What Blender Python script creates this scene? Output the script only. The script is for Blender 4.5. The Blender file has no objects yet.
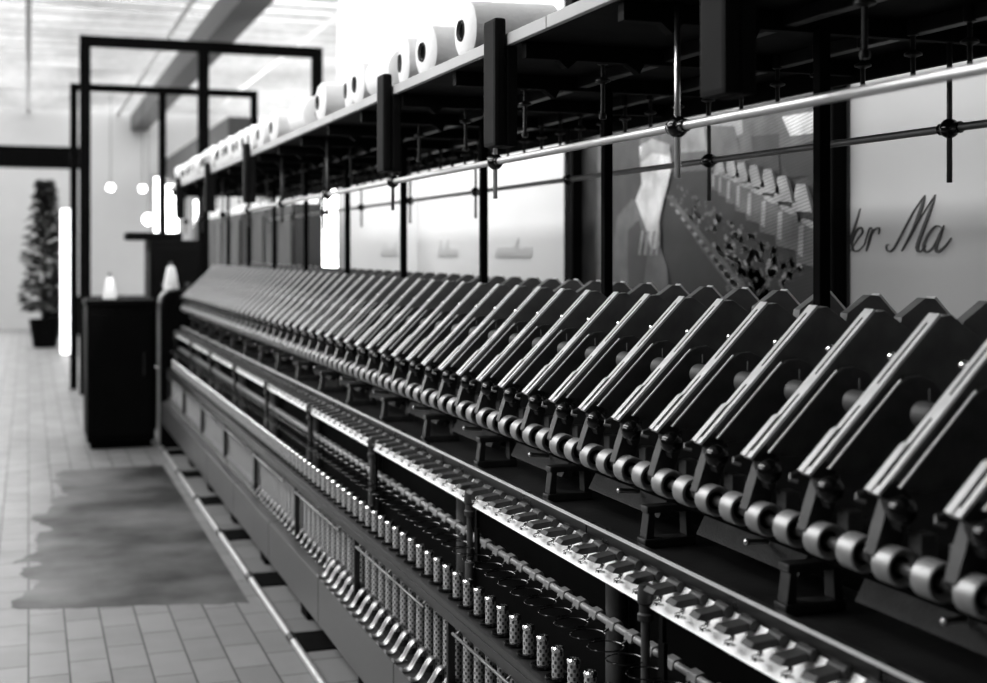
import bpy, bmesh, math, random
from mathutils import Vector, Matrix
random.seed(7)
S = bpy.context.scene
COL = S.collection
PI = math.pi

# ------------------------------------------------------------------ materials
def mat(name, v, rough=.5, metal=0., var=.0, vscale=8., bump=0., bscale=60., spec=.5, coat=0.):
    m = bpy.data.materials.new(name); m.use_nodes = True
    nt = m.node_tree; b = nt.nodes['Principled BSDF']
    b.inputs['Base Color'].default_value = (v, v, v, 1)
    b.inputs['Roughness'].default_value = rough
    b.inputs['Metallic'].default_value = metal
    b.inputs['Specular IOR Level'].default_value = spec
    if coat: b.inputs['Coat Weight'].default_value = coat
    tc = nt.nodes.new('ShaderNodeTexCoord')
    if var:
        n = nt.nodes.new('ShaderNodeTexNoise'); n.inputs['Scale'].default_value = vscale
        n.inputs['Detail'].default_value = 5
        nt.links.new(tc.outputs['Object'], n.inputs['Vector'])
        r = nt.nodes.new('ShaderNodeMapRange')
        r.inputs['From Min'].default_value = .3; r.inputs['From Max'].default_value = .7
        r.inputs['To Min'].default_value = max(0, v*(1-var)); r.inputs['To Max'].default_value = v*(1+var)
        nt.links.new(n.outputs['Fac'], r.inputs['Value'])
        nt.links.new(r.outputs['Result'], b.inputs['Base Color'])
        r2 = nt.nodes.new('ShaderNodeMapRange')
        r2.inputs['To Min'].default_value = max(.02, rough*.8); r2.inputs['To Max'].default_value = min(1, rough*1.25)
        nt.links.new(n.outputs['Fac'], r2.inputs['Value'])
        nt.links.new(r2.outputs['Result'], b.inputs['Roughness'])
    if bump:
        n = nt.nodes.new('ShaderNodeTexNoise'); n.inputs['Scale'].default_value = bscale; n.inputs['Detail'].default_value = 3
        nt.links.new(tc.outputs['Object'], n.inputs['Vector'])
        bp = nt.nodes.new('ShaderNodeBump'); bp.inputs['Strength'].default_value = bump; bp.inputs['Distance'].default_value = .004
        nt.links.new(n.outputs['Fac'], bp.inputs['Height']); nt.links.new(bp.outputs['Normal'], b.inputs['Normal'])
    return m

def emit(name, s):
    m = bpy.data.materials.new(name); m.use_nodes = True
    b = m.node_tree.nodes['Principled BSDF']
    b.inputs['Base Color'].default_value = (.8, .8, .8, 1)
    b.inputs['Emission Color'].default_value = (1, 1, 1, 1)
    b.inputs['Emission Strength'].default_value = s
    return m

BLACK = mat('black_enamel', .002, .8, var=.3, spec=.05)
IRON = mat('dark_cast_iron', .010, .42, var=.4, bump=.15, spec=.35)
GUN = mat('gunmetal_plate', .055, .4, var=.4, vscale=14)
LEVM = mat('worn_lever_steel', .10, .33, .75, var=.3, vscale=20)
SADM = mat('saddle_iron', .022, .42, .2, var=.35, vscale=40)
GLOSS = mat('black_gloss_plastic', .004, .12, spec=.4)
STEEL = mat('brushed_steel', .62, .3, 1., var=.1, vscale=30)
STRIPM = mat('bright_arm_steel', .86, .3, .3, var=.08, vscale=30)
RODM = mat('silver_rod', .6, .42, 1., var=.1)
DKROD = mat('dull_rod', .16, .4, .8, var=.3)
CHROME = mat('chrome', .85, .1, 1.)
ROLL = mat('roller_steel', .34, .46, .6, var=.12, vscale=40)
COT = mat('grey_rubber', .045, .6, var=.15)
PLATE = mat('white_painted_plate', .93, .3, var=.05, vscale=12)
LAPP = mat('lappet_iron', .035, .5, var=.4, vscale=40, spec=.3)
BEAMM = mat('grey_beam_paint', .085, .3, .35, var=.2, vscale=5)
RAILM = mat('ring_rail_paint', .025, .35, .3, var=.25)
LGREY = mat('light_grey_metal', .45, .4, .4, var=.12)
MIDG = mat('mid_grey_metal', .22, .45, .3, var=.15)
BRKM = mat('bracket_paint', .009, .7, var=.15, spec=.08)
SIDEM = mat('arm_side_plate', .12, .42, var=.4, vscale=14, spec=.4)
EDGEM = mat('edge_highlight', .75, .35, .3, var=.08)
BRAKEM = mat('brake_steel', .30, .3, .8, var=.2)
RIM = mat('shelf_rim', .42, .55, var=.1, vscale=6)
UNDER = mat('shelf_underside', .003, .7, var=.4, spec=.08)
YARN = mat('white_yarn', .82, .85, var=.05, vscale=25, bump=.4, bscale=120)
HOLE = mat('spool_hole', .03, .6)
WALLM = mat('white_wall', .60, .6, var=.02, vscale=3)
CEILM = mat('white_ceiling', .85, .7, var=.03)
DARKF = mat('dark_frame', .003, .8, var=.3, spec=.03)
RAILF = mat('black_glossy_rail', .02, .28, .3, var=.2)
INK = mat('dark_lettering', .05, .5)
INKP = mat('pale_lettering', .62, .6)
CABM = mat('grey_cabinet', .013, .6, var=.15, vscale=3, spec=.3)
LEAFM = mat('dark_leaf', .03, .45, var=.5)
BLBOX = mat('black_cabinet', .002, .7, var=.3, spec=.04)
BULKM = mat('grey_bulkhead', .07, .6, spec=.2)
CLOTHM = mat('dusty_strip', .032, .8, var=.35, vscale=60, bump=.5, bscale=200)

# perforated tube
def tube_mat():
    m = bpy.data.materials.new('perforated_tube'); m.use_nodes = True
    nt = m.node_tree; N = nt.nodes; L = nt.links
    b = N['Principled BSDF']
    tc = N.new('ShaderNodeTexCoord'); sp = N.new('ShaderNodeSeparateXYZ'); L.new(tc.outputs['Object'], sp.inputs[0])
    def M(op, a, bb=None):
        n = N.new('ShaderNodeMath'); n.operation = op
        for i, x in enumerate((a, bb)):
            if x is None: continue
            if isinstance(x, (int, float)): n.inputs[i].default_value = x
            else: L.new(x, n.inputs[i])
        return n.outputs[0]
    th = M('ARCTAN2', sp.outputs[1], sp.outputs[0])
    s1 = M('SINE', M('MULTIPLY', th, 6))
    s2 = M('SINE', M('MULTIPLY', sp.outputs[2], 2*PI/.0150))
    pr = M('MULTIPLY', s1, s2)
    f = M('GREATER_THAN', pr, .22)
    mx = N.new('ShaderNodeMix'); mx.data_type = 'RGBA'
    L.new(f, mx.inputs['Factor'])
    mx.inputs['A'].default_value = (.45, .45, .45, 1); mx.inputs['B'].default_value = (.03, .03, .03, 1)
    L.new(mx.outputs['Result'], b.inputs['Base Color'])
    b.inputs['Roughness'].default_value = .45
    return m
TUBE = tube_mat()

# floor: long pale tiles with a worn screed patch
def floor_mat():
    m = bpy.data.materials.new('tiled_floor'); m.use_nodes = True
    nt = m.node_tree; N = nt.nodes; L = nt.links
    b = N['Principled BSDF']
    tc = N.new('ShaderNodeTexCoord')
    mp = N.new('ShaderNodeMapping'); mp.inputs['Rotation'].default_value = (0, 0, PI/2)
    L.new(tc.outputs['Object'], mp.inputs['Vector'])
    br = N.new('ShaderNodeTexBrick'); br.offset = 0.5
    L.new(mp.outputs[0], br.inputs['Vector'])
    br.inputs['Scale'].default_value = 1
    br.inputs['Brick Width'].default_value = .25; br.inputs['Row Height'].default_value = .125
    br.inputs['Mortar Size'].default_value = .0035; br.inputs['Mortar Smooth'].default_value = .2
    br.inputs['Color1'].default_value = (.155, .155, .155, 1); br.inputs['Color2'].default_value = (.20, .20, .20, 1)
    br.inputs['Mortar'].default_value = (.03, .03, .03, 1)
    def noise(sc, det=4):
        n = N.new('ShaderNodeTexNoise'); n.inputs['Scale'].default_value = sc; n.inputs['Detail'].default_value = det
        L.new(tc.outputs['Object'], n.inputs['Vector']); return n.outputs['Fac']
    def M(op, a, bb=None):
        n = N.new('ShaderNodeMath'); n.operation = op
        for i, x in enumerate((a, bb)):
            if x is None: continue
            if isinstance(x, (int, float)): n.inputs[i].default_value = x
            else: L.new(x, n.inputs[i])
        return n.outputs[0]
    sp = N.new('ShaderNodeSeparateXYZ'); L.new(tc.outputs['Object'], sp.inputs[0])
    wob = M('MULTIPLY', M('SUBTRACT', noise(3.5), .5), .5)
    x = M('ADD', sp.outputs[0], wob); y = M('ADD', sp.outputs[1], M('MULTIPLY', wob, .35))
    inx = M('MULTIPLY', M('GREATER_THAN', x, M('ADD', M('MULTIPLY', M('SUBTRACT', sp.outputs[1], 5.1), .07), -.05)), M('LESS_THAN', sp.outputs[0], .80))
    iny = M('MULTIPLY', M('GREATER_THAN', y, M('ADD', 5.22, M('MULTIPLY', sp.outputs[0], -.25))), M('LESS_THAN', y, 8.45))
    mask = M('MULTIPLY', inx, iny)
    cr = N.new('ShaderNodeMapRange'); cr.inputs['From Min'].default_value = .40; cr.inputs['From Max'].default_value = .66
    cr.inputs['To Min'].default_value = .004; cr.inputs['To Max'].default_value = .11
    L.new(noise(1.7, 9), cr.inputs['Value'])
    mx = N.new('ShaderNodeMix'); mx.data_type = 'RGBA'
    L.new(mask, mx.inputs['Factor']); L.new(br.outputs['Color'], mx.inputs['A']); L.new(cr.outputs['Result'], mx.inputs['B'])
    L.new(mx.outputs['Result'], b.inputs['Base Color'])
    b.inputs['Specular IOR Level'].default_value = .28
    rr = N.new('ShaderNodeMapRange'); rr.inputs['To Min'].default_value = .34; rr.inputs['To Max'].default_value = .7
    L.new(noise(5), rr.inputs['Value']); L.new(rr.outputs['Result'], b.inputs['Roughness'])
    bp = N.new('ShaderNodeBump'); bp.inputs['Strength'].default_value = .3; bp.inputs['Distance'].default_value = .003
    L.new(br.outputs['Fac'], bp.inputs['Height']); bp.invert = True
    L.new(bp.outputs['Normal'], b.inputs['Normal'])
    return m
FLOORM = floor_mat()

def print_mat(name, v):           # screened print: fine raster lines across the poster
    m = bpy.data.materials.new(name); m.use_nodes = True
    nt = m.node_tree; N = nt.nodes; L = nt.links; b = N['Principled BSDF']
    tc = N.new('ShaderNodeTexCoord')
    w = N.new('ShaderNodeTexWave'); w.bands_direction = 'Z'; w.inputs['Scale'].default_value = 28
    w.inputs['Distortion'].default_value = 0
    mp = N.new('ShaderNodeMapping'); mp.inputs['Rotation'].default_value = (.18, 0, 0)
    L.new(tc.outputs['Object'], mp.inputs[0]); L.new(mp.outputs[0], w.inputs['Vector'])
    n = N.new('ShaderNodeTexNoise'); n.inputs['Scale'].default_value = 9; n.inputs['Detail'].default_value = 4
    L.new(tc.outputs['Object'], n.inputs['Vector'])
    r = N.new('ShaderNodeMapRange'); r.inputs['To Min'].default_value = v*.45; r.inputs['To Max'].default_value = v*1.2
    L.new(w.outputs['Fac'], r.inputs['Value'])
    r2 = N.new('ShaderNodeMapRange'); r2.inputs['From Min'].default_value = .3; r2.inputs['From Max'].default_value = .7
    r2.inputs['To Min'].default_value = .55; r2.inputs['To Max'].default_value = 1.35
    L.new(n.outputs['Fac'], r2.inputs['Value'])
    mu = N.new('ShaderNodeMath'); mu.operation = 'MULTIPLY'
    L.new(r.outputs[0], mu.inputs[0]); L.new(r2.outputs[0], mu.inputs[1])
    L.new(mu.outputs[0], b.inputs['Base Color']); b.inputs['Roughness'].default_value = .45
    return m

# ------------------------------------------------------------------ mesh helpers
class MB:
    def __init__(s): s.bm = bmesh.new()
    def _mi(s, fs, mi):
        for f in fs: f.material_index = mi
    def box(s, x0, x1, y0, y1, z0, z1, bev=0., mi=0):
        vs = [s.bm.verts.new((x, y, z)) for x in (x0, x1) for y in (y0, y1) for z in (z0, z1)]
        idx = [(0,1,3,2), (4,6,7,5), (0,4,5,1), (2,3,7,6), (0,2,6,4), (1,5,7,3)]
        fs = [s.bm.faces.new([vs[i] for i in f]) for f in idx]; s._mi(fs, mi)
        if bev:
            es = list({e for f in fs for e in f.edges})
            bmesh.ops.bevel(s.bm, geom=es, offset=bev, segments=2, affect='EDGES', profile=.6)
        return s
    def cyl(s, p0, p1, r, n=16, r1=None, cap=True, mi=0):
        p0, p1 = Vector(p0), Vector(p1); r1 = r if r1 is None else r1
        d = (p1-p0).normalized(); a = d.orthogonal().normalized(); b = d.cross(a)
        A, B = [], []
        for i in range(n):
            t = 2*PI*i/n; v = a*math.cos(t)+b*math.sin(t)
            A.append(s.bm.verts.new(p0+v*r)); B.append(s.bm.verts.new(p1+v*r1))
        fs = []
        for i in range(n):
            j = (i+1) % n
            f = s.bm.faces.new((A[i], A[j], B[j], B[i])); f.smooth = True; fs.append(f)
        if cap:
            fs.append(s.bm.faces.new(A[::-1])); fs.append(s.bm.faces.new(B))
        s._mi(fs, mi); return s
    def lathe(s, prof, o=(0,0,0), axis=(0,0,1), n=20, mi=0):       # prof: (r, h) pairs
        o = Vector(o); d = Vector(axis).normalized(); a = d.orthogonal().normalized(); b = d.cross(a)
        rings = []
        for r, h in prof:
            if r < 1e-6: rings.append([s.bm.verts.new(o+d*h)])
            else: rings.append([s.bm.verts.new(o+d*h+(a*math.cos(2*PI*i/n)+b*math.sin(2*PI*i/n))*r) for i in range(n)])
        for A, B in zip(rings, rings[1:]):
            for i in range(n):
                j = (i+1) % n
                if len(A) == 1 and len(B) == 1: continue
                if len(A) == 1: q = (A[0], B[j], B[i])
                elif len(B) == 1: q = (A[i], A[j], B[0])
                else: q = (A[i], A[j], B[j], B[i])
                f = s.bm.faces.new(q); f.smooth = True; f.material_index = mi
        return s
    def sphere(s, c, r, mi=0, n=16):
        k = n//2
        return s.lathe([(r*math.sin(PI*i/k) if 0 < i < k else 0, -r*math.cos(PI*i/k)) for i in range(k+1)], c, n=n, mi=mi)
    def prism(s, pts, y0, y1, mi=0, bev=0.):                          # polygon in XZ, extruded along Y
        A = [s.bm.verts.new((x, y0, z)) for x, z in pts]; B = [s.bm.verts.new((x, y1, z)) for x, z in pts]
        fs = [s.bm.faces.new(A), s.bm.faces.new(B[::-1])]
        for i in range(len(pts)):
            j = (i+1) % len(pts); fs.append(s.bm.faces.new((A[j], A[i], B[i], B[j])))
        s._mi(fs, mi)
        if bev:
            es = list({e for f in fs for e in f.edges})
            bmesh.ops.bevel(s.bm, geom=es, offset=bev, segments=2, affect='EDGES', profile=.6)
        return s
    def path(s, pts, r, n=8, closed=False, mi=0, flat=None):          # tube along points (optionally flattened)
        P = [Vector(p) for p in pts]; m = len(P); rings = []
        ref = None
        for i in range(m):
            if closed: t = P[(i+1) % m]-P[i-1]
            else: t = P[min(i+1, m-1)]-P[max(i-1, 0)]
            t.normalize()
            if ref is None: ref = t.orthogonal().normalized() if flat is None else Vector(flat)
            a = (ref-t*ref.dot(t)).normalized(); b = t.cross(a); ref = a
            rr = r[i] if isinstance(r, (list, tuple)) and not (len(r) == 2 and flat is not None) else r
            ra, rb = (rr if isinstance(rr, tuple) else (rr, rr))
            rings.append([s.bm.verts.new(P[i]+a*math.cos(2*PI*k/n)*ra+b*math.sin(2*PI*k/n)*rb) for k in range(n)])
        rng = range(m) if closed else range(m-1)
        for i in rng:
            A, B = rings[i], rings[(i+1) % m]
            for k in range(n):
                l = (k+1) % n
                f = s.bm.faces.new((A[k], A[l], B[l], B[k])); f.smooth = True; f.material_index = mi
        if not closed:
            s.bm.faces.new(rings[0][::-1]).material_index = mi; s.bm.faces.new(rings[-1]).material_index = mi
        return s
    def build(s, name, ms, parent=None, loc=(0,0,0)):
        bmesh.ops.recalc_face_normals(s.bm, faces=s.bm.faces[:])
        for e in s.bm.edges:
            if len(e.link_faces) == 2 and e.calc_face_angle(0) > .62: e.smooth = False
        me = bpy.data.meshes.new(name); s.bm.to_mesh(me); s.bm.free()
        for m in (ms if isinstance(ms, (list, tuple)) else [ms]): me.materials.append(m)
        o = bpy.data.objects.new(name, me); COL.objects.link(o); o.location = loc
        if parent: o.parent = parent
        return o

def empty(name, loc=(0,0,0)):
    o = bpy.data.objects.new(name, None); o.empty_display_size = .05
    COL.objects.link(o); o.location = loc; return o
def tag(o, label, cat, group=None, kind=None):
    o['label'] = label; o['category'] = cat
    if group: o['group'] = group
    if kind: o['kind'] = kind
    return o
def struct(o):
    o['kind'] = 'structure'; return o
def copy_tree(o, parent=None):
    c = o.copy(); COL.objects.link(c)
    if parent: c.parent = parent
    for ch in list(KIDS.get(o.name, [])) : 
        copy_tree(ch, c)
    return c
KIDS = {}
def kids(root):
    for o in COL.objects:
        if o.parent: KIDS.setdefault(o.parent.name, [])
    KIDS[root.name] = [o for o in COL.objects if o.parent == root]
    for k in KIDS[root.name]:
        KIDS[k.name] = [o for o in COL.objects if o.parent == k]
ORD = ['1st','2nd','3rd'] + ['%dth' % i for i in range(4, 60)]
NEAR = ['nearest','second-nearest','third-nearest','fourth-nearest','fifth-nearest','sixth-nearest','seventh-nearest','eighth-nearest','farthest']

# ------------------------------------------------------------------ layout (metres, machine runs along +Y)
H = 1.35
Y0, SEC = 1.94, .9                 # first creel post in view, section length
XC = 1.31                          # centre line of the machine
P = .075                           # spindle pitch
YN, YF = .45, 9.22                 # built extent of the machine
posts = [Y0+SEC*k for k in range(0, 9)]
spind = [1.944+P*i for i in range(-15, 97)]
armsY = [1.9815+2*P*j for j in range(-8, 48)]

def where(y, step, first, what):
    """ordinal of a row member counted from a vertical one can find"""
    if y < first-1e-3:
        n = int(round((first-y)/step+.5)); return '%s nearer than the nearest %s' % (ORD[max(0, n-1)], what)
    k = min(8, int((y-first+1e-3)/SEC))
    n = int((y-first-k*SEC+1e-3)/step)
    return '%s beyond the %s %s' % (ORD[n], NEAR[k], what)

# ------------------------------------------------------------------ setting
struct(MB().box(-6, 7, -3, 26, -.1, 0).build('floor', FLOORM))
struct(MB().box(2.30, 2.45, -1.2, 10.1, 0, 3.8).build('wall_right', WALLM))
struct(MB().box(-6, 7, -3, 9.6, 3.82, 3.95).build('ceiling', CEILM))
sk = MB()                                                                   # glazed roof over the far half of the hall
for i in range(30):
    sk.box(-6, 7, 9.62+i*.5, 9.66+i*.5, 3.80, 3.88)
for x in (-4.5, -3, -1.5, 0, 1.5, 3, 4.5): sk.box(x-.03, x+.03, 9.6, 24, 3.79, 3.80)
sk = struct(sk.build('ceiling_glazing_bars', LGREY))
def sky_glass():
    m = emit('roof_daylight', 1.); nt = m.node_tree; b = nt.nodes['Principled BSDF']
    tc = nt.nodes.new('ShaderNodeTexCoord'); n = nt.nodes.new('ShaderNodeTexNoise'); n.inputs['Scale'].default_value = .9; n.inputs['Detail'].default_value = 5
    nt.links.new(tc.outputs['Object'], n.inputs['Vector'])
    r = nt.nodes.new('ShaderNodeMapRange'); r.inputs['From Min'].default_value = .3; r.inputs['From Max'].default_value = .7
    r.inputs['To Min'].default_value = SKY*.55; r.inputs['To Max'].default_value = SKY*1.4
    nt.links.new(n.outputs['Fac'], r.inputs['Value']); nt.links.new(r.outputs[0], b.inputs['Emission Strength'])
    b.inputs['Base Color'].default_value = (.3, .3, .3, 1)
    return m
SKY = 3.0
struct(MB().box(-6, 7, 9.6, 24, 3.89, 3.93).build('ceiling_glazing', sky_glass()))
struct(MB().box(-6, 7, 24, 24.2, 0, 3.86).build('wall_far', WALLM))
struct(MB().box(1.72, 2.0, 9.6, 24, 3.52, 3.79).build('ceiling_beam', BULKM))
struct(MB().box(-6, .75, 19.5, 19.8, 2.55, 2.85).build('cross_beam', DARKF))
struct(MB().box(2.32, 2.6, 16.2, 24, 2.55, 3.02).build('bulkhead_beam', BULKM))

# far windows (daylight)
WIN = emit('window_daylight', 9.)
def window(n, x0, x1, z0, z1, y=23.98):
    f = MB()
    for a in (x0, x1-.07): f.box(a, a+.07, y-.06, y, z0, z1)
    for a in (z0, z1-.07): f.box(x0+.07, x1-.07, y-.06, y, a, a+.07)
    fr = struct(f.build('window_%d' % n, LGREY))
    MB().box(x0+.07, x1-.07, y-.03, y-.01, z0+.07, z1-.07).build('glazing', WIN, fr)
window(1, 2.05, 2.6, 1.55, 2.75)
window(2, 2.75, 3.25, .9, 2.35)
window(3, -4.5, -.6, .6, 3.3)
window(4, 3.4, 6.6, .9, 3.4)
d = MB().box(.40, .61, 18.1, 18.2, .0, 1.92, .03).build('display_panel', emit('lit_panel', 3.))
tag(d, 'tall brightly lit white panel standing beside the dark leafy plant', 'lit panel')
lb = MB().box(.2, 1.9, 22.2, 22.7, 0, .62, .02).build('low_bench', BLBOX)
tag(lb, 'low dark bench along the pale wall at the far end of the hall', 'bench')

# small ceiling spot lamps seen as bright discs at the back
for i, (x, z, lab) in enumerate([(1.2, 2.35, 'small round bright lamp hanging leftmost of three at the pale far wall'),
                                 (1.68, 2.34, 'small round bright lamp, upper of the pair left of the far window'),
                                 (1.77, 1.86, 'large oval bright lamp, lower of the pair left of the far window')]):
    r = empty('hanging_lamp', (x, 21.0, z))
    MB().sphere((0, 0, 0), .055 if i < 2 else .085).build('bulb', emit('lamp_glow', 14.), r)
    MB().cyl((0, 0, .05), (0, 0, 3.80-z), .004, 8).build('cord', DARKF, r)
    tag(r, lab, 'lamp', 'hanging lamps at the far end')

# dark leafy plant
def plant(x, y, h):
    r = empty('potted_plant', (x, y, 0))
    MB().lathe([(0, 0), (.16, 0), (.22, .4), (.2, .4), (.18, .36), (0, .36)]).build('pot', BLBOX, r)
    MB().cyl((0, 0, .3), (0, 0, h), .03, 10, .012).build('stem', IRON, r)
    f = MB()
    for i in range(900):
        z = .5+random.random()*(h-.5); rad = .34*(1-((z-.5)/(h-.4))**2*.75)
        a = random.random()*2*PI; q = rad*(.25+.75*random.random())
        c0 = Vector((math.cos(a)*q, math.sin(a)*q, z)); u = Vector((math.cos(a), math.sin(a), random.uniform(-.5, .5))).normalized()
        w = u.cross(Vector((random.random()-.5, random.random()-.5, 1))).normalized()
        l, b = .16, .05
        vs = [f.bm.verts.new(v) for v in (c0-u*l*.5, c0+w*b+Vector((0, 0, .02)), c0+u*l*.5, c0-w*b+Vector((0, 0, .02)))]
        f.bm.faces.new(vs)
    f.build('foliage', LEAFM, r)
    tag(r, 'tall dark leafy plant in a pot at the far left of the hall', 'plant')
plant(.22, 19.5, 2.35)

# steel frames beyond the machine
def frame(name, y, xs, ztop, w, lab):
    r = empty(name, (xs[1], y, 0))
    for x in xs:
        MB().box(x-w/2-xs[1], x+w/2-xs[1], -w/2, w/2, 0, ztop, .004).build('post', DARKF, r)
    for a, b in zip(xs, xs[1:]):
        MB().box(a+w/2-xs[1], b-w/2-xs[1], -w/2, w/2, ztop-w, ztop, .004).build('cross_bar', DARKF, r)
    tag(r, lab, 'frame'); return r
frame('portal_frame', 13.45, [.42, 1.27, 2.19], 3.01, .07, 'lower black steel portal frame with a level top bar behind the machine end')
frame('partition_frame', 12.9, [.505, 1.607, 2.73], 3.40, .10, 'taller black steel frame of three thick posts reaching up near the ceiling')

# black cabinet in the aisle at the machine end
r = empty('black_cabinet', (.60, 9.55, 0))
MB().box(-.225, .225, -.3, .3, .05, .98, .008).build('body', BLBOX, r)
MB().box(-.235, .235, -.31, .31, .98, 1.02, .006).build('top', BLBOX, r)
MB().box(-.205, .205, -.318, -.302, .09, .93, .004).build('door', BLBOX, r)
MB().cyl((.15, -.335, .5), (.15, -.335, .66), .008).build('handle', IRON, r)
MB().box(-.2, .2, -.26, .26, 0, .05).build('plinth', BLBOX, r)
tag(r, 'low black cabinet standing on the tiles at the far end of the machine', 'cabinet')
def cone(x, y, z, lab, r0=.045, h=.17):
    r = empty('yarn_cone', (x, y, z))
    MB().lathe([(0, .005), (r0, .005), (r0*1.05, .03), (r0*.6, h-.03), (r0*.45, h-.015), (0, h-.01)]).build('yarn', YARN, r)
    MB().cyl((0, 0, 0), (0, 0, h+.015), .012, 10).build('tube', HOLE, r)
    tag(r, lab, 'yarn cone', 'yarn cones standing on the machine end')
cone(.53, 9.38, 1.02, 'white yarn cone standing on the low black cabinet')
# control stand behind
r = empty('control_stand', (1.06, 10.45, 0))
MB().box(-.19, .19, -.25, .25, 0, 1.44, .01).build('body', BLBOX, r)
MB().box(-.17, .17, -.27, -.25, .9, 1.38, .006).build('front_panel', BLBOX, r)
for i in range(3):
    MB().cyl((-.09+.09*i, -.285, 1.1), (-.09+.09*i, -.27, 1.1), .018).build('push_button', COT, r)
MB().box(-.36, .06, -.2, .1, 1.44, 1.50, .012).build('shelf_arm', BLBOX, r)
MB().box(-.2, -.1, -.15, .05, 1.36, 1.44, .01).build('arm_bracket', BLBOX, r)
tag(r, 'bulky black control stand with a shelf arm behind the machine end', 'control stand')

# grey cabinets behind the machine with trays and white cones
yy = 9.72
for i in range(5):
    L = 1.25
    r = empty('storage_cabinet', (1.99, yy+L/2, 0))
    MB().box(-.10, .11, -L/2+.02, L/2-.02, .08, 1.72, .01).build('body', CABM, r)
    for j in (0, 1):
        dd = MB().box(-.122, -.102, -L/2+.05+j*(L/2-.02), -.03+j*(L/2-.02), .12, 1.66, .006).build('door', CABM, r)
        MB().box(-.14, -.122, -.06+j*.12, -.04+j*.12, .85, 1.0, .003).build('handle', IRON, dd)
    MB().box(-.09, .10, -L/2+.05, L/2-.05, 0, .08).build('plinth', BLBOX, r)
    tag(r, 'grey two-door cabinet against the back wall, %s along from the white wall' % ORD[i], 'cabinet', 'grey cabinets behind the machine')
    t = MB(); t.box(-.10, .10, -L/2+.1, L/2-.1, 0, .012); t.box(-.10, -.088, -L/2+.1, L/2-.1, .012, .06); t.box(.088, .10, -L/2+.1, L/2-.1, .012, .06)
    t.box(-.088, .088, -L/2+.1, -L/2+.112, .012, .06); t.box(-.088, .088, L/2-.112, L/2-.1, .012, .06)
    o = t.build('tray', PLATE, None, (1.99, yy+L/2, 1.72))
    tag(o, 'white tray on top of the %s grey cabinet from the white wall' % ORD[i], 'tray', 'white trays on the grey cabinets')
    for j in range(5 if i < 3 else 3):
        z = empty('yarn_spool', (1.985, yy+.22+j*.2, 1.733))
        MB().lathe([(.0, .0), (.07, 0), (.075, .02), (.06, .19), (.05, .2), (.02, .2), (.02, .17), (0, .17)], n=14).build('yarn', YARN, z)
        tag(z, 'white spool standing %s in the tray on the %s grey cabinet' % (ORD[j], ORD[i]), 'yarn spool', 'white spools on the grey cabinets')
    yy += L+.02

# ------------------------------------------------------------------ poster and lettering on the right wall
def to_wall(px, py, X=2.28):
    dpt = 1380.7*X/(px-28.)
    return (dpt-.3368*X)/.9416, H+(252.-py)*dpt/1300.
pm = [print_mat('print_dark', .035), print_mat('print_mid', .12), print_mat('print_light', .36), print_mat('print_pale', .75), print_mat('print_black', .015)]
po = empty('poster', (2.296, 4.3, 1.6))
def poly(mb, pts, lay, mi, conv=True):
    vs = []
    for (a, b) in pts:
        y, z = to_wall(620+a*.2781, 100+b*.2781)
        vs.append(mb.bm.verts.new((-.004-lay*.0006, y-4.3, z-1.6)))
    f = mb.bm.faces.new(vs); f.material_index = mi
def ell(mb, cx, cy, rx, ry, lay, mi, rot=0, n=14):
    pts = []
    for i in range(n):
        t = 2*PI*i/n; u, v = rx*math.cos(t), ry*math.sin(t)
        pts.append((cx+u*math.cos(rot)-v*math.sin(rot), cy+u*math.sin(rot)+v*math.cos(rot)))
    poly(mb, pts, lay, mi)
MB().box(-.003, .003, -1.02, .98, -.75, .85).build('backing_board', pm[0], po)
q = MB()
poly(q, [(-100, -60), (60, -60), (60, 700), (-100, 700)], 1, 0)
poly(q, [(-90, -60), (-50, -60), (-50, 700), (-90, 700)], 2, 1)
poly(q, [(60, -60), (770, -90), (770, 120), (330, 250), (180, 260), (60, 170)], 1, 1)     # misty mill hall behind
poly(q, [(200, -60), (420, -70), (430, 120), (330, 180), (200, 190)], 2, 2)
poly(q, [(290, 90), (400, 95), (425, 220), (330, 240), (300, 170)], 3, 1)
poly(q, [(570, 60), (740, 30), (740, 110), (600, 130)], 2, 3)
poly(q, [(580, 180), (690, 150), (710, 340), (650, 270), (600, 285), (560, 210)], 2, 4)
poly(q, [(460, 130), (560, 120), (560, 300), (470, 270)], 2, 0)
poly(q, [(180, 270), (330, 250), (720, 560), (720, 720), (150, 720), (140, 420)], 2, 4)  # dark frame of the machine
for i in range(420):                                                                      # bobbins and rings in the picture
    t = random.random()**.8; u = random.uniform(-.62, .55)
    a = 185+t*400+u*150*(.4+t); b = 290+t*380-u*150*(.4+t)
    if b > 330+(a-330)*.66+60 or a < 190: ell(q, a, b, 3+8*t, 5+15*t, 3, random.choice((0, 0, 1, 1, 2, 4)), random.uniform(-.6, .3), 8)
poly(q, [(150, 340), (175, 345), (450, 680), (470, 720), (420, 720), (300, 560)], 4, 1)  # light rail
for i in range(26):
    t = i/26.; ell(q, 165+t*275, 362+t*350, 4+8*t, 7+12*t, 5, 2 if i % 2 else 4, -.7, 8)
for i, (a, b) in enumerate([(335, 290), (362, 303), (395, 322), (432, 345), (475, 372), (528, 408), (590, 450), (668, 505)]):
    s_ = .8+i*.17
    poly(q, [(a-25*s_, b-22*s_), (a+22*s_, b-22*s_), (a+26*s_, b+52*s_), (a-20*s_, b+40*s_)], 4+i, 1)
    ell(q, a, b-18*s_, 24*s_, 15*s_, 4.3+i, 1, .5)
    ell(q, a+4*s_, b-30*s_, 18*s_, 6*s_, 4.6+i, 2, .45)
    poly(q, [(a-16*s_, b-26*s_), (a-7*s_, b-30*s_), (a-9*s_, b+30*s_), (a-18*s_, b+26*s_)], 4.8+i, 2)
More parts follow.
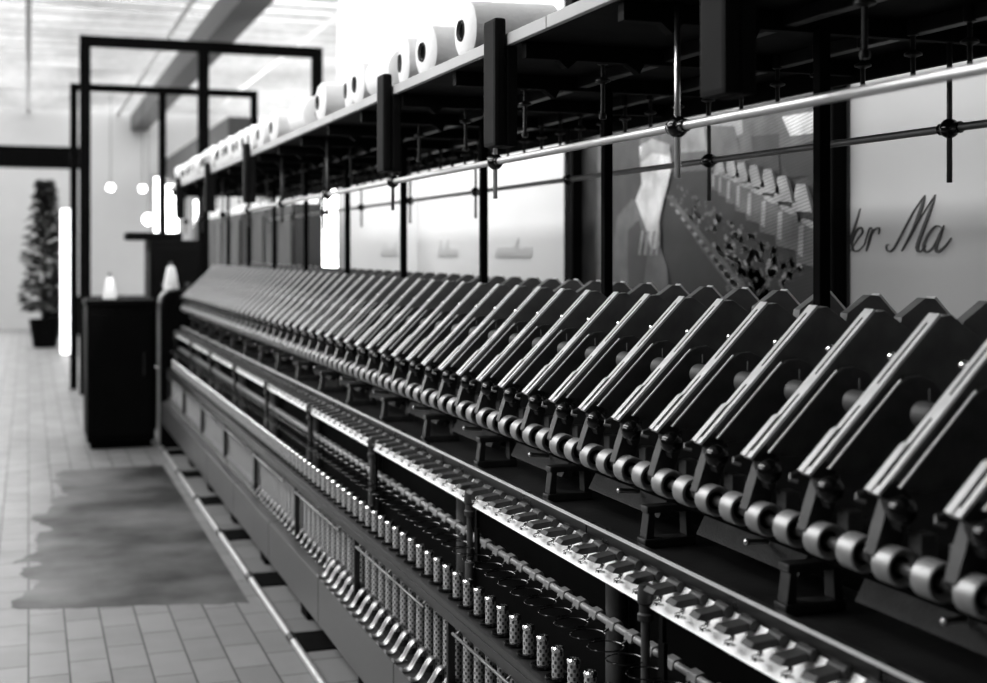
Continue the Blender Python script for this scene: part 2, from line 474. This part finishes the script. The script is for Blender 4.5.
for i, (a, b) in enumerate([(352, 235), (392, 243), (430, 258), (475, 272), (525, 290), (577, 318), (645, 350)]):
    s_ = 1+i*.13
    poly(q, [(a-10*s_, b-26*s_), (a+8*s_, b-28*s_), (a+22*s_, b+30*s_), (a-20*s_, b+28*s_)], 13, 2)
    poly(q, [(a+8*s_, b-28*s_), (a+16*s_, b-20*s_), (a+30*s_, b+32*s_), (a+22*s_, b+30*s_)], 13, 4)
poly(q, [(-20, 420), (35, 355), (70, 380), (120, 480), (160, 600), (170, 720), (-60, 720)], 6, 1)   # figure's dress
poly(q, [(20, 470), (60, 430), (90, 560), (70, 720), (20, 720)], 7, 0)
poly(q, [(62, 168), (110, 150), (168, 165), (178, 240), (160, 320), (148, 360), (132, 440), (135, 520), (105, 545), (88, 470), (48, 360), (70, 300)], 8, 3)
poly(q, [(70, 160), (110, 140), (172, 160), (168, 200), (110, 190), (64, 230)], 9, 2)
for x in (70, 90, 112, 130): poly(q, [(x, 470), (x+9, 470), (x-4, 560), (x-12, 555)], 9, 2)
q.build('print', pm, po)
for yy_, w_ in ((3.335, .09), (5.30, .1)):
    MB().box(-.05, .004, yy_-w_/2-4.3, yy_+w_/2-4.3, -1.55, 1.4, .004).build('frame_post', DARKF, po)
tag(po, 'large dark screened photo poster of a mill girl at her machine, hung between black posts', 'poster')

def ribbon(mb, pts, w0, w1, conv, sub=5, dep=.003):
    # smooth stroke of varying width drawn on the wall plane (copperplate hand)
    P_ = [Vector((a, b, 0)) for a, b in pts]
    out = []
    for i in range(len(P_)-1):
        p0, p1, p2, p3 = P_[max(i-1, 0)], P_[i], P_[i+1], P_[min(i+2, len(P_)-1)]
        for k in range(sub):
            t = k/sub
            out.append(.5*((2*p1)+(p2-p0)*t+(2*p0-5*p1+4*p2-p3)*t*t+(3*p1-p0-3*p2+p3)*t*t*t))
    out.append(P_[-1]); n = len(out); Ls, Rs = [], []
    for i, p in enumerate(out):
        tg = (out[min(i+1, n-1)]-out[max(i-1, 0)]).normalized(); nn = Vector((-tg.y, tg.x, 0))
        f = i/(n-1); w = .85*(w0+(w1-w0)*math.sin(PI*f)**1.2)
        Ls.append(p+nn*w/2); Rs.append(p-nn*w/2)
    def V(p, dx):
        y, z = conv(p.x, p.y); return mb.bm.verts.new((dx, y, z))
    A = [V(p, 0) for p in Ls]; B = [V(p, 0) for p in Rs]; A2 = [V(p, dep) for p in Ls]; B2 = [V(p, dep) for p in Rs]
    for i in range(n-1):
        mb.bm.faces.new((A[i], A[i+1], B[i+1], B[i])); mb.bm.faces.new((A[i], A2[i], A2[i+1], A[i+1])); mb.bm.faces.new((B[i], B[i+1], B2[i+1], B2[i]))
GLY = [
 ([(518,124),(500,180),(470,260),(458,292),(464,307),(482,298)], 3, 13),
 ([(470,225),(445,208),(415,240),(402,285),(415,308),(440,292),(468,240)], 3, 11),
 ([(482,290),(508,252),(528,226),(520,207),(498,222),(480,268),(486,302),(510,304),(540,276)], 3, 11),
 ([(536,282),(560,212),(574,214)], 3, 6), ([(574,214),(560,260),(546,306)], 5, 13), ([(556,268),(580,220),(604,210),(602,236)], 3, 9),
 ([(652,278),(636,282),(640,304),(664,300),(700,240),(750,150),(797,86)], 3, 9),
 ([(797,86),(785,130),(750,220),(702,306)], 4, 16),
 ([(704,304),(770,190),(838,86)], 3, 4),
 ([(838,86),(825,130),(790,220),(766,290),(778,308),(802,286)], 3, 16),
 ([(866,218),(842,208),(812,240),(792,288),(804,310),(830,290),(864,220)], 3, 12),
 ([(872,206),(858,250),(842,292),(850,309),(880,284),(900,255)], 3, 13)]
kx, kz = .001046, .00069
lt = MB()
for pts, a, b in GLY:
    ribbon(lt, pts, a, b, lambda x, y: (3.28-(x-470)*kx-3.0, (310-y)*kz))
o = lt.build('wall_lettering', INK, None, (2.2968, 3.0, 1.35))
tag(o, 'dark copperplate script reading der Ma on the pale wall right of the poster', 'lettering')
def faint(yc, n, lab):
    mb = MB(); x = 0
    for i in range(n):
        hgt = random.choice((60, 60, 70, 140)); x += random.randint(34, 48)
        ribbon(mb, [(x, -10), (x+hgt*.25, hgt*.5), (x+hgt*.5, hgt), (x+hgt*.42, hgt*.6), (x+14, 4), (x+26, 0), (x+44, 24)], 3, 11, lambda a, b: (.5-a*kx, b*kz))
    o = mb.build('wall_lettering', INKP, None, (2.2968, yc, 1.33))
    tag(o, lab, 'lettering', 'pale script along the white wall')
faint(5.95, 12, 'faint pale script on the white wall just left of the poster')
faint(6.95, 9, 'faint pale script on the white wall between the third and fourth creel posts')
faint(8.3, 14, 'faint pale script on the white wall farthest left, near the grey cabinets')
struct(MB().box(2.22, 2.30, 7.86, 8.02, 0, 3.8).build('wall_pilaster', WALLM))

# ------------------------------------------------------------------ the spinning frame body
F = empty('spinning_frame', (XC, 4.8, 0))
def fp(mb, name, m): return mb.build(name, m, F, (-XC, -4.8, 0))
b = MB()
y = YN
while y < YF-.3:                                                       # front beam in jointed lengths
    b.box(.86, .90, y, min(y+SEC-.004, YF-.06), .175, .322, .004); y += SEC
fp(b, 'front_beam', BEAMM)
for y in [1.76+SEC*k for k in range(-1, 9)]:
    fp(MB().box(.874, 1.75, y-.12, y+.10, 0, .006, .001), 'pit_shade', BLACK)  # flat black slab painted as the darkness of an open floor pit
    fp(MB().box(.96, 1.70, y+.25, y+.37, 0, .174, .006), 'sleeper', BLACK)
fp(MB().box(.90, .99, YN, YF-.06, .275, .318, .004), 'spindle_rail', IRON)
fp(MB().box(1.06, 1.56, YN, YF-.06, .176, .80), 'dark_interior', BLACK)  # solid black box stands in for the shade of the open interior
b = MB(); b.box(.896, .966, YN, YF-.06, .536, .552, .003); b.box(.894, .902, YN, YF-.06, .512, .536, .002)
RR = fp(b, 'ring_rail', RAILM)
b = MB()
for k in range(-2, 9):
    ya, yb = Y0+SEC*k+.12, Y0+SEC*k+.80
    if ya < YN: continue
    b.cyl((.884, ya, .505), (.884, yb, .505), .0038, 8)
    for yy_ in (ya+.02, (ya+yb)/2, yb-.02): b.cyl((.884, yy_, .505), (.898, yy_, .518), .003, 6)
fp(b, 'guard_rod', DKROD)
for k in range(0, 9):
    b = MB(); yk = Y0+SEC*k
    b.box(.897, .915, yk-.026, yk-.010, .318, .536, .003); fp(b, 'rail_upright', IRON)
# balloon ring rod
fp(MB().cyl((.975, YN, .690), (.975, YF-.06, .690), .0068, 12), 'balloon_ring_rod', MIDG)
# lappet plate: sloping white plate hung below the square rail
fp(MB().prism([(.953, .770), (.957, .768), (.992, .812), (.988, .815)], YN, YF-.06), 'lappet_plate', PLATE)
b = MB(); y = YN
while y < YF-.1:
    b.box(.990, 1.012, y, min(y+SEC-.003, YF-.06), .8175, .839, .003); y += SEC
SQ = fp(b, 'square_rail', RAILF)
MB().prism([(.9890, .8370), (.9890, .8396), (.9945, .8410), (.9945, .8392), (.9905, .8385), (.9905, .8370)], YN, YF-.06).build('edge_highlight', EDGEM, SQ)  # pale strip painted in as the highlight along the rail's top edge
fp(MB().box(1.013, 1.20, YN, YF-.06, .80, .829, .003), 'roller_table', IRON)
b = MB(); b.box(1.08, 1.54, YN, YF-.06, .90, .985, .01); fp(b, 'roller_beam', BLACK)
fp(MB().cyl((1.000, YN, .966), (1.000, YF-.06, .966), .0085, 12), 'front_roller_shaft', GUN)
fp(MB().cyl((1.62, YN, .976), (1.62, YF-.06, .976), .0085, 12), 'rear_roller_shaft', GUN)
for k in range(-3, 16):                                                # dusty clearer strips under the rollers
    y = 2.07+.45*k
    if y > YF-.4: break
    fp(MB().prism([(1.066, .872), (1.084, .866), (1.100, .892), (1.082, .902)], y+.03, y+.34), 'clearer_strip', CLOTHM)
for k in range(-3, 16):                                                # cast roller stands
    y = 2.07+.45*k
    if y > YF-.2: break
    b = MB()
    b.box(1.016, 1.118, y-.016, y+.016, .829, .846, .003)
    b.prism([(1.020, .846), (1.036, .846), (1.038, .892), (1.026, .892)], y-.013, y+.013, 0, .002)
    b.prism([(1.100, .846), (1.116, .846), (1.112, .892), (1.098, .892)], y-.013, y+.013, 0, .002)
    b.box(1.022, 1.116, y-.014, y+.014, .890, .903, .003)
    fp(b, 'roller_stand', SADM)
    if y > 1: 
        b = MB().cyl((1.022, y+.1, .912), (1.075, y+.13, .902), .0045, 8); b.sphere((1.022, y+.1, .912), .0055)
        fp(b, 'stand_bolt', STEEL)
for yk in posts:                                                       # lifter rods with collars, hanging tags
    y = yk-.018
    b = MB(); b.cyl((.952, y, .335), (.952, y, .80), .0075, 14)
    lr = fp(b, 'lifter_rod', GUN)
    bb = MB()
    bb.lathe([(.0078, .745), (.013, .747), (.0135, .757), (.0105, .76), (.0105, .773), (.0135, .776), (.0135, .79), (.011, .806), (0, .81)], (.952, y, 0))
    c_ = bb.build('collar', LAPP, lr)
    bb = MB(); bb.lathe([(.0078, .60), (.0115, .602), (.0115, .64), (.0078, .642)], (.952, y, 0)); bb.build('sleeve', GUN, lr)
    b = MB(); ty = yk-.10
    b.box(.938, .945, ty-.006, ty+.006, .735, .775, .001); b.box(.938, .945, ty-.011, ty+.011, .66, .736, .002)
    fp(b, 'hanging_tag', BLACK)
    fp(MB().cyl((1.035, yk+.27, .33), (1.035, yk+.27, .775), .021, 16), 'inner_column', GUN)
# end frame at the far end
b = MB()
b.prism([(.86, 0), (.86, .98), (.875, 1.04), (.91, 1.075), (.96, 1.085), (1.66, 1.085), (1.75, 1.02), (1.76, 0)], YF-.05, YF+.30, 0, .012)
EF = fp(b, 'end_frame', BLACK)
b = MB(); b.path([(.855, YF+.07, .02), (.855, YF+.07, .5), (.855, YF+.07, .975), (.868, YF+.07, 1.04), (.905, YF+.07, 1.082), (.96, YF+.07, 1.092)], .016, 10)
b.build('end_trim', LGREY, EF)
tag(F, 'long black ring spinning frame running down the hall on the tiled floor', 'spinning machine')
cone(.94, YF+.12, 1.085, 'white yarn cone standing on the rounded far end of the machine', .05, .18)

# floor pipe beside the machine
b = MB(); y = YN+.31; r = empty('floor_pipe', (.856, 4.5, 0))
b.cyl((0, YN-4.5, .014), (0, YF-.1-4.5, .014), .0125, 12); b.build('pipe', LGREY, r)
for k in range(-1, 9):
    y = 1.76+SEC*k
    MB().cyl((0, y-.03-4.5, .0155), (0, y+.03-4.5, .0155), .0155, 12).build('coupling', IRON, r)
tag(r, 'thin pale pipe with dark couplings along the floor under the front beam', 'pipe')

# ------------------------------------------------------------------ drafting arms
def uv(s, t):           # s along the arm from its tip, t down and back, in XZ relative to the tip
    return (.7071*s+.7071*t, .7071*s-.7071*t)
TIPX, TIPZ = .985, 1.052
def make_arm():
    r = empty('drafting_arm', (TIPX, 0, TIPZ))
    w = .0112; AL = .300
    b = MB(); b.prism([uv(*p) for p in [(.004, .004), (.298, .004), (.313, .016), (.324, .072), (.302, .105), (.20, .098), (.10, .07), (.03, .034)]], -w, w, 0, .0015)
    b.build('side_plate', SIDEM, r)
    b = MB()                                                            # slotted bright cover strip
    T0, T1 = 0., .0042
    b.prism([uv(.0, T0), uv(AL, T0), uv(AL, T1), uv(.0, T1)], -.0115, -.0030)
    b.prism([uv(.0, T0), uv(AL, T0), uv(AL, T1), uv(.0, T1)], .0020, .0115)
    for s0, s1 in ((0, .012), (.125, .165), (AL-.018, AL)):
        b.prism([uv(s0, T0+.0002), uv(s1, T0+.0002), uv(s1, T1), uv(s0, T1)], -.0030, .0020)
    b.prism([uv(.0, -.0022), uv(.076, -.0022), uv(.082, T0), uv(.0, T0)], .0022, .0150)
    cs = b.build('cover_strip', STRIPM, r)
    b = MB()
    for s0, s1 in ((.012, .125), (.165, AL-.018)):
        b.prism([uv(s0, .0006), uv(s1, .0006), uv(s1, .0040), uv(s0, .0040)], -.0029, .0019)
    b.build('slot_shade', BLACK, cs)  # black filler laid in as the shade inside the open slot
    b = MB()                                                            # arched lever on the near side
    prof = [(.022, .012), (.175, .012)]
    for i in range(7):
        a = -PI/2+PI*i/6*.9; prof.append((.175+.045*math.cos(a), .057+.045*math.sin(a)))
    prof += [(.10, .085), (.045, .045)]
    b.prism([uv(*p) for p in prof], -.025, -w, 0, .0012)
    b.build('lever', LEVM, r)
    b = MB(); b.prism([uv(.022, .0102), uv(.185, .0102), uv(.185, .0125), uv(.022, .0125)], -.0245, -.0205)
    b.build('lever_highlight', STRIPM, r)  # bright strip stands in for the lit line along the lever
    x, z = uv(-.003, .019)
    b = MB(); b.sphere((x, -.043, z), .0182, n=24); b.cyl((x, -.03, z), (x+.006, -.012, z+.004), .005, 10); b.build('ball_knob', GLOSS, r)
    b = MB()
    b.prism([(.016, -.006), (.048, -.004), (.042, -.040), (.024, -.084), (.002, -.088), (-.008, -.076), (.002, -.046)], -.014, .008, 0, .002)
    b.prism([(.002, -.006), (.036, -.006), (.018, -.044)], -.034, -.012, 0, .001)
    b.prism([uv(.0, .005), uv(.03, .005), uv(.03, .03), uv(.01, .03)], -.012, .012)
    b.build('saddle', SADM, r)
    b = MB(); b.path([(.0, .012, .0), (-.012, .014, -.004), (-.016, .010, -.010), (-.008, .002, -.012)], .003, 6); b.build('hook', GUN, r)
    x, z = uv(.222, .010)
    b = MB(); b.cyl((x, w-.001, z), (x, .030, z), .003, 8); b.sphere((x, .030, z), .0072, n=14)
    b.build('spring_screw', CHROME, r)
    x, z = uv(.14, .018)
    b = MB(); b.lathe([(0, 0), (.007, 0), (.007, .006), (.016, .006), (.0175, .009), (.0175, .038), (.015, .041), (.006, .041), (.006, .046), (0, .046)], (x, w, z), (0, 1, 0)); b.cyl((x-.002, .03, z+.02), (x-.002, .03, z+.035), .0015, 6)
    b.build('pressure_roller', COT, r)
    for sy in (-1, 1):                                                  # the two front top rollers
        b = MB(); cx, cz = 1.0-TIPX, .966-TIPZ
        o = (cx, sy*.0375-.0165+.012, cz)
        b.lathe([(.0135, .007), (.0195, .0005), (.0225, 0), (.0238, .002), (.0238, .0325), (.0225, .034), (.0195, .034), (.0135, .027)], o, (0, 1, 0), 24)
        q = b.build('roller', ROLL, r)
        b = MB(); b.lathe([(0, .005), (.009, .005), (.0096, .0075), (.0155, .0075), (.0155, .026), (.0096, .026), (.009, .029), (0, .029)], o, (0, 1, 0), 16); b.build('bearing', BLACK, q)
        b = MB(); b.box(.034, .058, sy*.0375-.013, sy*.0375+.013, -.115, -.045, .003)
        b.build('apron_cradle', COT, r)
    return r
proto = make_arm(); kids(proto)
def arm_label(y): return 'silver-edged drafting arm of the front row, %s' % where(y, .15, Y0, 'creel post')
for i, y in enumerate(armsY):
    o = proto if i == 0 else copy_tree(proto)
    o.location = (TIPX, y-.022, TIPZ)
    tag(o, arm_label(y), 'drafting arm', 'drafting arms along the front of the machine')
# the far side's row, turned about the machine's centre line
bk = empty('drafting_arm', (0, 0, 0))
for k in KIDS[proto.name]:
    if k.name.split('.')[0] in ('side_plate', 'cover_strip', 'lever', 'ball_knob', 'pressure_roller', 'saddle'):
        c_ = k.copy(); COL.objects.link(c_); c_.parent = bk
kids(bk)
for i, y in enumerate(armsY):
    o = bk if i == 0 else copy_tree(bk)
    o.location = (2*XC-TIPX, y-.03, TIPZ+.012); o.rotation_euler = (0, 0, PI)
    tag(o, 'dark drafting arm of the back row, %s' % where(y, .15, Y0, 'creel post'), 'drafting arm', 'drafting arms along the back of the machine')

# ------------------------------------------------------------------ spindle row: tubes, balloon rings, lappets, brakes
def make_tube():
    r = empty('bobbin_tube')
    MB().lathe([(0, 0), (.0118, 0), (.0112, .27), (.0105, .27)], n=20).build('perforated_sleeve', TUBE, r)
    MB().lathe([(.0105, .268), (.0122, .270), (.0126, .276), (.010, .279), (.006, .278), (.006, .272), (0, .272)], n=20).build('rim', CHROME, r)
    MB().lathe([(0, -.03), (.014, -.03), (.014, -.012), (.009, -.004), (.009, 0), (0, 0)], n=14).build('spindle_base', IRON, r)
    return r
def make_ring():
    r = empty('balloon_ring')
    MB().path([(.031*math.cos(2*PI*i/28), .031*math.sin(2*PI*i/28), 0) for i in range(28)], .0013, 6, True).build('wire_ring', GLOSS, r)
    b = MB(); b.cyl((.030, 0, 0), (.046, 0, .008), .0022, 8); b.build('stem', IRON, r)
    b = MB(); b.prism([(.039, .003), (.061, .003), (.064, .015), (.057, .022), (.043, .019)], -.0145, .0145, 0, .003); b.build('clamp', MIDG, r)
    return r
def make_lappet():
    r = empty('thread_guide')
    b = MB(); b.prism([(-.014, -.005), (-.007, .0025), (.036, .0075), (.044, .006), (.044, -.002), (.0, -.009)], -.0150, .0150, 0, .0015)
    b.build('finger', LAPP, r)
    b = MB(); b.cyl((.037, -.018, .003), (.037, .018, .003), .0085, 16); b.build('hinge', LAPP, r)
    b = MB(); pts = []
    for i in range(22):
        a = 2*PI*1.4*i/21; pts.append((.004+.006*math.cos(a), .006*math.sin(a), -.020-.006*i/21))
    b.path([(.016, 0, -.003), (.014, .0, -.012)]+pts, .0014, 6); b.sphere((.008, -.004, -.016), .0048, n=10); b.cyl((-.002, -.008, -.023), (.012, -.004, -.026), .0026, 8)
    b.build('pigtail_eye', CHROME, r)
    return r
def make_brake():
    r = empty('spindle_brake')
    b = MB(); pts = []
    for i in range(13):
        t = i/12; pts.append((.012-.072*t, 0, .018-.040*t+.013*math.sin(2*PI*t)))
    b.path(pts, (.0125, .0036), 10, flat=(0, 1, 0)); b.build('lever', BRAKEM, r)
    b = MB(); b.cyl((.006, 0, -.034), (.006, 0, .016), .006, 10); b.build('pivot', IRON, r)
    return r
def row(make, ys, x, z, desc, cat, group, dark=None):
    pr = make(); kids(pr)
    for i, y in enumerate(ys):
        o = pr if i == 0 else copy_tree(pr)
        o.location = (x, y, z)
        if dark: dark(o, y)
        tag(o, desc + ', ' + where(y, P, 1.9415, 'black lifter rod'), cat, group)
row(make_tube, [y for y in spind if 1.85 < y < YF-.1], .93, .335, 'pale perforated bobbin tube', 'bobbin tube', 'perforated bobbin tubes on the spindles')
row(make_ring, [y for y in spind if 1.3 < y < YF-.1], .925, .679, 'thin black wire balloon ring', 'wire ring', 'balloon rings above the tubes')
row(make_lappet, [y for y in spind if y < YF-.1], .943, .8120, 'dark thread guide finger with chrome eye', 'thread guide', 'thread guides on the white plate')
random.seed(3)
for o in list(COL.objects):
    if o.name.split('.')[0] == 'thread_guide': o.rotation_euler = (0, random.uniform(-.06, .06), random.uniform(-.08, .08))
def brk(o, y):
    if y > 4.1:
        o.scale = (.55, .6, .6)
row(make_brake, [y for y in spind if 2.6 < y < YF-.1], .917, .352, 'curved steel spindle brake lever on the front rail', 'brake lever', 'brake levers along the front rail', brk)
for i, y in enumerate([y for y in spind if 1.85 < y < YF-.1]):
    if i < 99:
        MB().lathe([(.0135, .001), (.023, .001), (.0245, .004), (.0235, .008), (.018, .009), (.0135, .007)], (.93, y, .5515), n=16).build('ring_holder', GLOSS, RR)

# ------------------------------------------------------------------ creel above
CR = empty('creel', (XC, 4.8, 0))
def cp(mb, name, m, par=None): return mb.build(name, m, par or CR, (-XC, -4.8, 0) if not par else (0, 0, 0))
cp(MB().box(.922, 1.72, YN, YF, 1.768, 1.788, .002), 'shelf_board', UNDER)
b = MB(); y = YN
while y < YF:
    b.box(.908, .921, y, min(y+1.8-.003, YF), 1.767, 1.791, .002); y += 1.8
cp(b, 'shelf_rim', RIM)
cp(MB().box(1.705, 1.72, YN, YF, 1.722, 1.768, .002), 'rear_lip', UNDER)
cp(MB().box(1.235, 1.26, YN, YF, 1.742, 1.768, .002), 'lengthwise_rail', IRON)
cp(MB().box(1.50, 1.525, YN, YF, 1.742, 1.768, .002), 'lengthwise_rail', IRON)
for k in range(-1, 9):
    y = Y0+SEC*k-.42
    for yy_ in (y, y+.45):
        b = MB(); b.box(.93, 1.70, yy_-.012, yy_+.012, 1.735, 1.768, .002); b.prism([(1.0, 1.735), (1.04, 1.735), (1.02, 1.718)], yy_-.012, yy_+.012); b.prism([(1.15, 1.735), (1.19, 1.735), (1.18, 1.715)], yy_-.012, yy_+.012)
        cp(b, 'cross_bearer', UNDER)
for k in range(-1, 9):
    y = Y0+SEC*k
    if k >= 0: cp(MB().box(XC-.011, XC+.011, y+.002, y+.024, .98, 1.742, .002), 'post', DARKF)
    for x, z, m in ((1.02, 1.559, RODM), (1.60, 1.578, IRON)):
        y = Y0+SEC*k+(.035 if x > 1.3 else 0)
        dr = cp(MB().cyl((x, y, z-.085 if x < 1.3 else z-.10), (x, y, 1.768), .0052, 10), 'drop_rod', STEEL if x < 1.3 and k < 2 else GUN)
        b = MB(); b.sphere((x, y, z), .0185, n=20); b.cyl((x, y-.03, z), (x, y-.012, z), .011, 14); b.cyl((x, y-.008, z), (x, y+.024, z), .0115, 14)
        b.build('joint', GLOSS, dr)
cp(MB().cyl((1.02, YN, 1.559), (1.02, 6.5, 1.559), .0078, 14), 'front_rod', RODM)
cp(MB().cyl((1.60, YN, 1.578), (1.60, YF, 1.578), .0075, 14), 'rear_rod', DKROD)
for y in (.68, 1.575, 2.49, 3.36, 5.69, 7.0, 8.45):
    b = MB()
    b.prism([(.880, 1.563), (.906, 1.563), (.906, 1.822), (.880, 1.822)], y-.036, y+.036, 0, .008)
    b.box(.906, .930, y-.036, y+.036, 1.563, 1.766, .004)
    cp(b, 'shelf_bracket', BRKM)
def hanger(x, y, zb):
    b = MB()
    b.cyl((x, y, zb), (x, y, 1.768), .0048, 10)
    b.lathe([(.005, 0), (.016, .004), (.016, .008), (.005, .014)], (x, y, 1.70), n=14)
    b.lathe([(.005, 0), (.011, .002), (.011, .03), (.005, .034)], (x, y, 1.738), n=12)
    b.lathe([(0, 0), (.007, 0), (.0085, .006), (.007, .012), (.004, .014)], (x, y, zb-.006), n=12)
    cp(b, 'bobbin_hanger', IRON)
yh = .75
while yh < YF-.1:
    hanger(1.50, yh, 1.655); yh += .15
yh = 2.02-.9
while yh < YF-.1:
    hanger(1.125, yh, 1.632); yh += .45
tag(CR, 'dark creel rack of shelf, posts and rods standing over the spinning frame', 'creel')

# white yarn packages lying on the creel shelf
def make_pack(L=.24, R0=.070, R1=.075):
    r = empty('yarn_package')
    b = MB(); b.lathe([(.020, .006), (.026, .0), (R0-.012, .004), (R0, .014), (R1, L-.02), (R1-.02, L), (.024, L)], n=28); b.build('yarn', YARN, r)
    b = MB(); b.lathe([(.020, .002), (.024, -.004), (.026, .001), (.026, .006), (.020, L+.008), (.018, L+.004), (.018, .002)], n=20); b.lathe([(0, .03), (.0195, .03)], n=20); b.build('tube', HOLE, r)
    return r
pk = make_pack(); kids(pk)
ys = [2.87, 3.21, 3.42, 3.90, 4.06, 4.42]
yq = 5.22
far = [5.36, 5.69]
y = 6.0
while y < 9.1: far.append(y); y += .155
n = 0
for i, y in enumerate(ys+far):
    o = pk if i == 0 else copy_tree(pk)
    o.location = (.945+random.uniform(-.008, .012), y, 1.788+.074+.002); o.rotation_euler = (random.uniform(0, 6), PI/2, random.uniform(-.08, .08))
    o.rotation_euler = Matrix.Rotation(random.uniform(-.1, .1), 3, 'Z').to_euler(); o.rotation_euler = (Matrix.Rotation(random.uniform(-.12, .12), 3, 'Z') @ Matrix.Rotation(PI/2, 3, 'Y')).to_euler()
    tag(o, 'white yarn package lying end-on on the creel shelf, %s from the near end' % ORD[i], 'yarn package', 'yarn packages on the creel shelf')
for y, lab in ((3.56, 'white yarn package laid lengthwise on the creel shelf, beside the third-nearest shelf bracket'), (4.78, 'white yarn package laid lengthwise on the creel shelf, between the 6th and 7th end-on packages')):
    o = copy_tree(pk); o.location = (1.03, y, 1.867); o.rotation_euler = (-PI/2, 0, .05)
    tag(o, lab, 'yarn package', 'yarn packages on the creel shelf')

# ------------------------------------------------------------------ light
def area(name, loc, rot, sx, sy, power, spread=PI):
    l = bpy.data.lights.new(name, 'AREA'); l.shape = 'RECTANGLE'; l.size = sx; l.size_y = sy; l.energy = power; l.spread = spread
    o = bpy.data.objects.new(name, l); COL.objects.link(o); o.location = loc; o.rotation_euler = rot; return o
w = bpy.data.worlds.new('hall_world'); S.world = w; w.use_nodes = True
w.node_tree.nodes['Background'].inputs[0].default_value = (.8, .8, .8, 1)
w.node_tree.nodes['Background'].inputs[1].default_value = .04
area('aisle_fill', (-1.5, 6.0, 3.7), (0, math.radians(-32), 0), .6, 8.5, 250)  # unseen area light, added to brighten the machine from the aisle
area('plate_fill', (-1.6, 3.6, 2.3), (0, math.radians(-62), 0), .5, 3.4, 50)  # added area light out of view, brightens the white lappet plate
area('back_aisle_lamps', (1.75, 7.7, 3.6), (0, math.radians(-24), 0), .3, 4.0, 260)
area('wall_lamps', (1.95, 3.2, 3.1), (0, math.radians(-14), 0), .15, 2.2, 10)

# ------------------------------------------------------------------ camera
cam = bpy.data.cameras.new('camera'); co = bpy.data.objects.new('camera', cam); COL.objects.link(co)
co.location = (0, 0, H); co.rotation_euler = (PI/2, 0, -math.atan(465/1300))
cam.sensor_width = 36; cam.lens = 1300/987*36; cam.shift_y = -(341.5-252)/987
cam.dof.use_dof = True; cam.dof.focus_distance = 2.55; cam.dof.aperture_fstop = 3.4
cam.clip_start = .05
S.camera = co
S.view_settings.view_transform = 'Standard'; S.view_settings.look = 'None'
S.view_settings.gamma = 1; S.view_settings.exposure = 0
try: S.cycles.use_denoising = True
except Exception: pass
S.cycles.max_bounces = 8
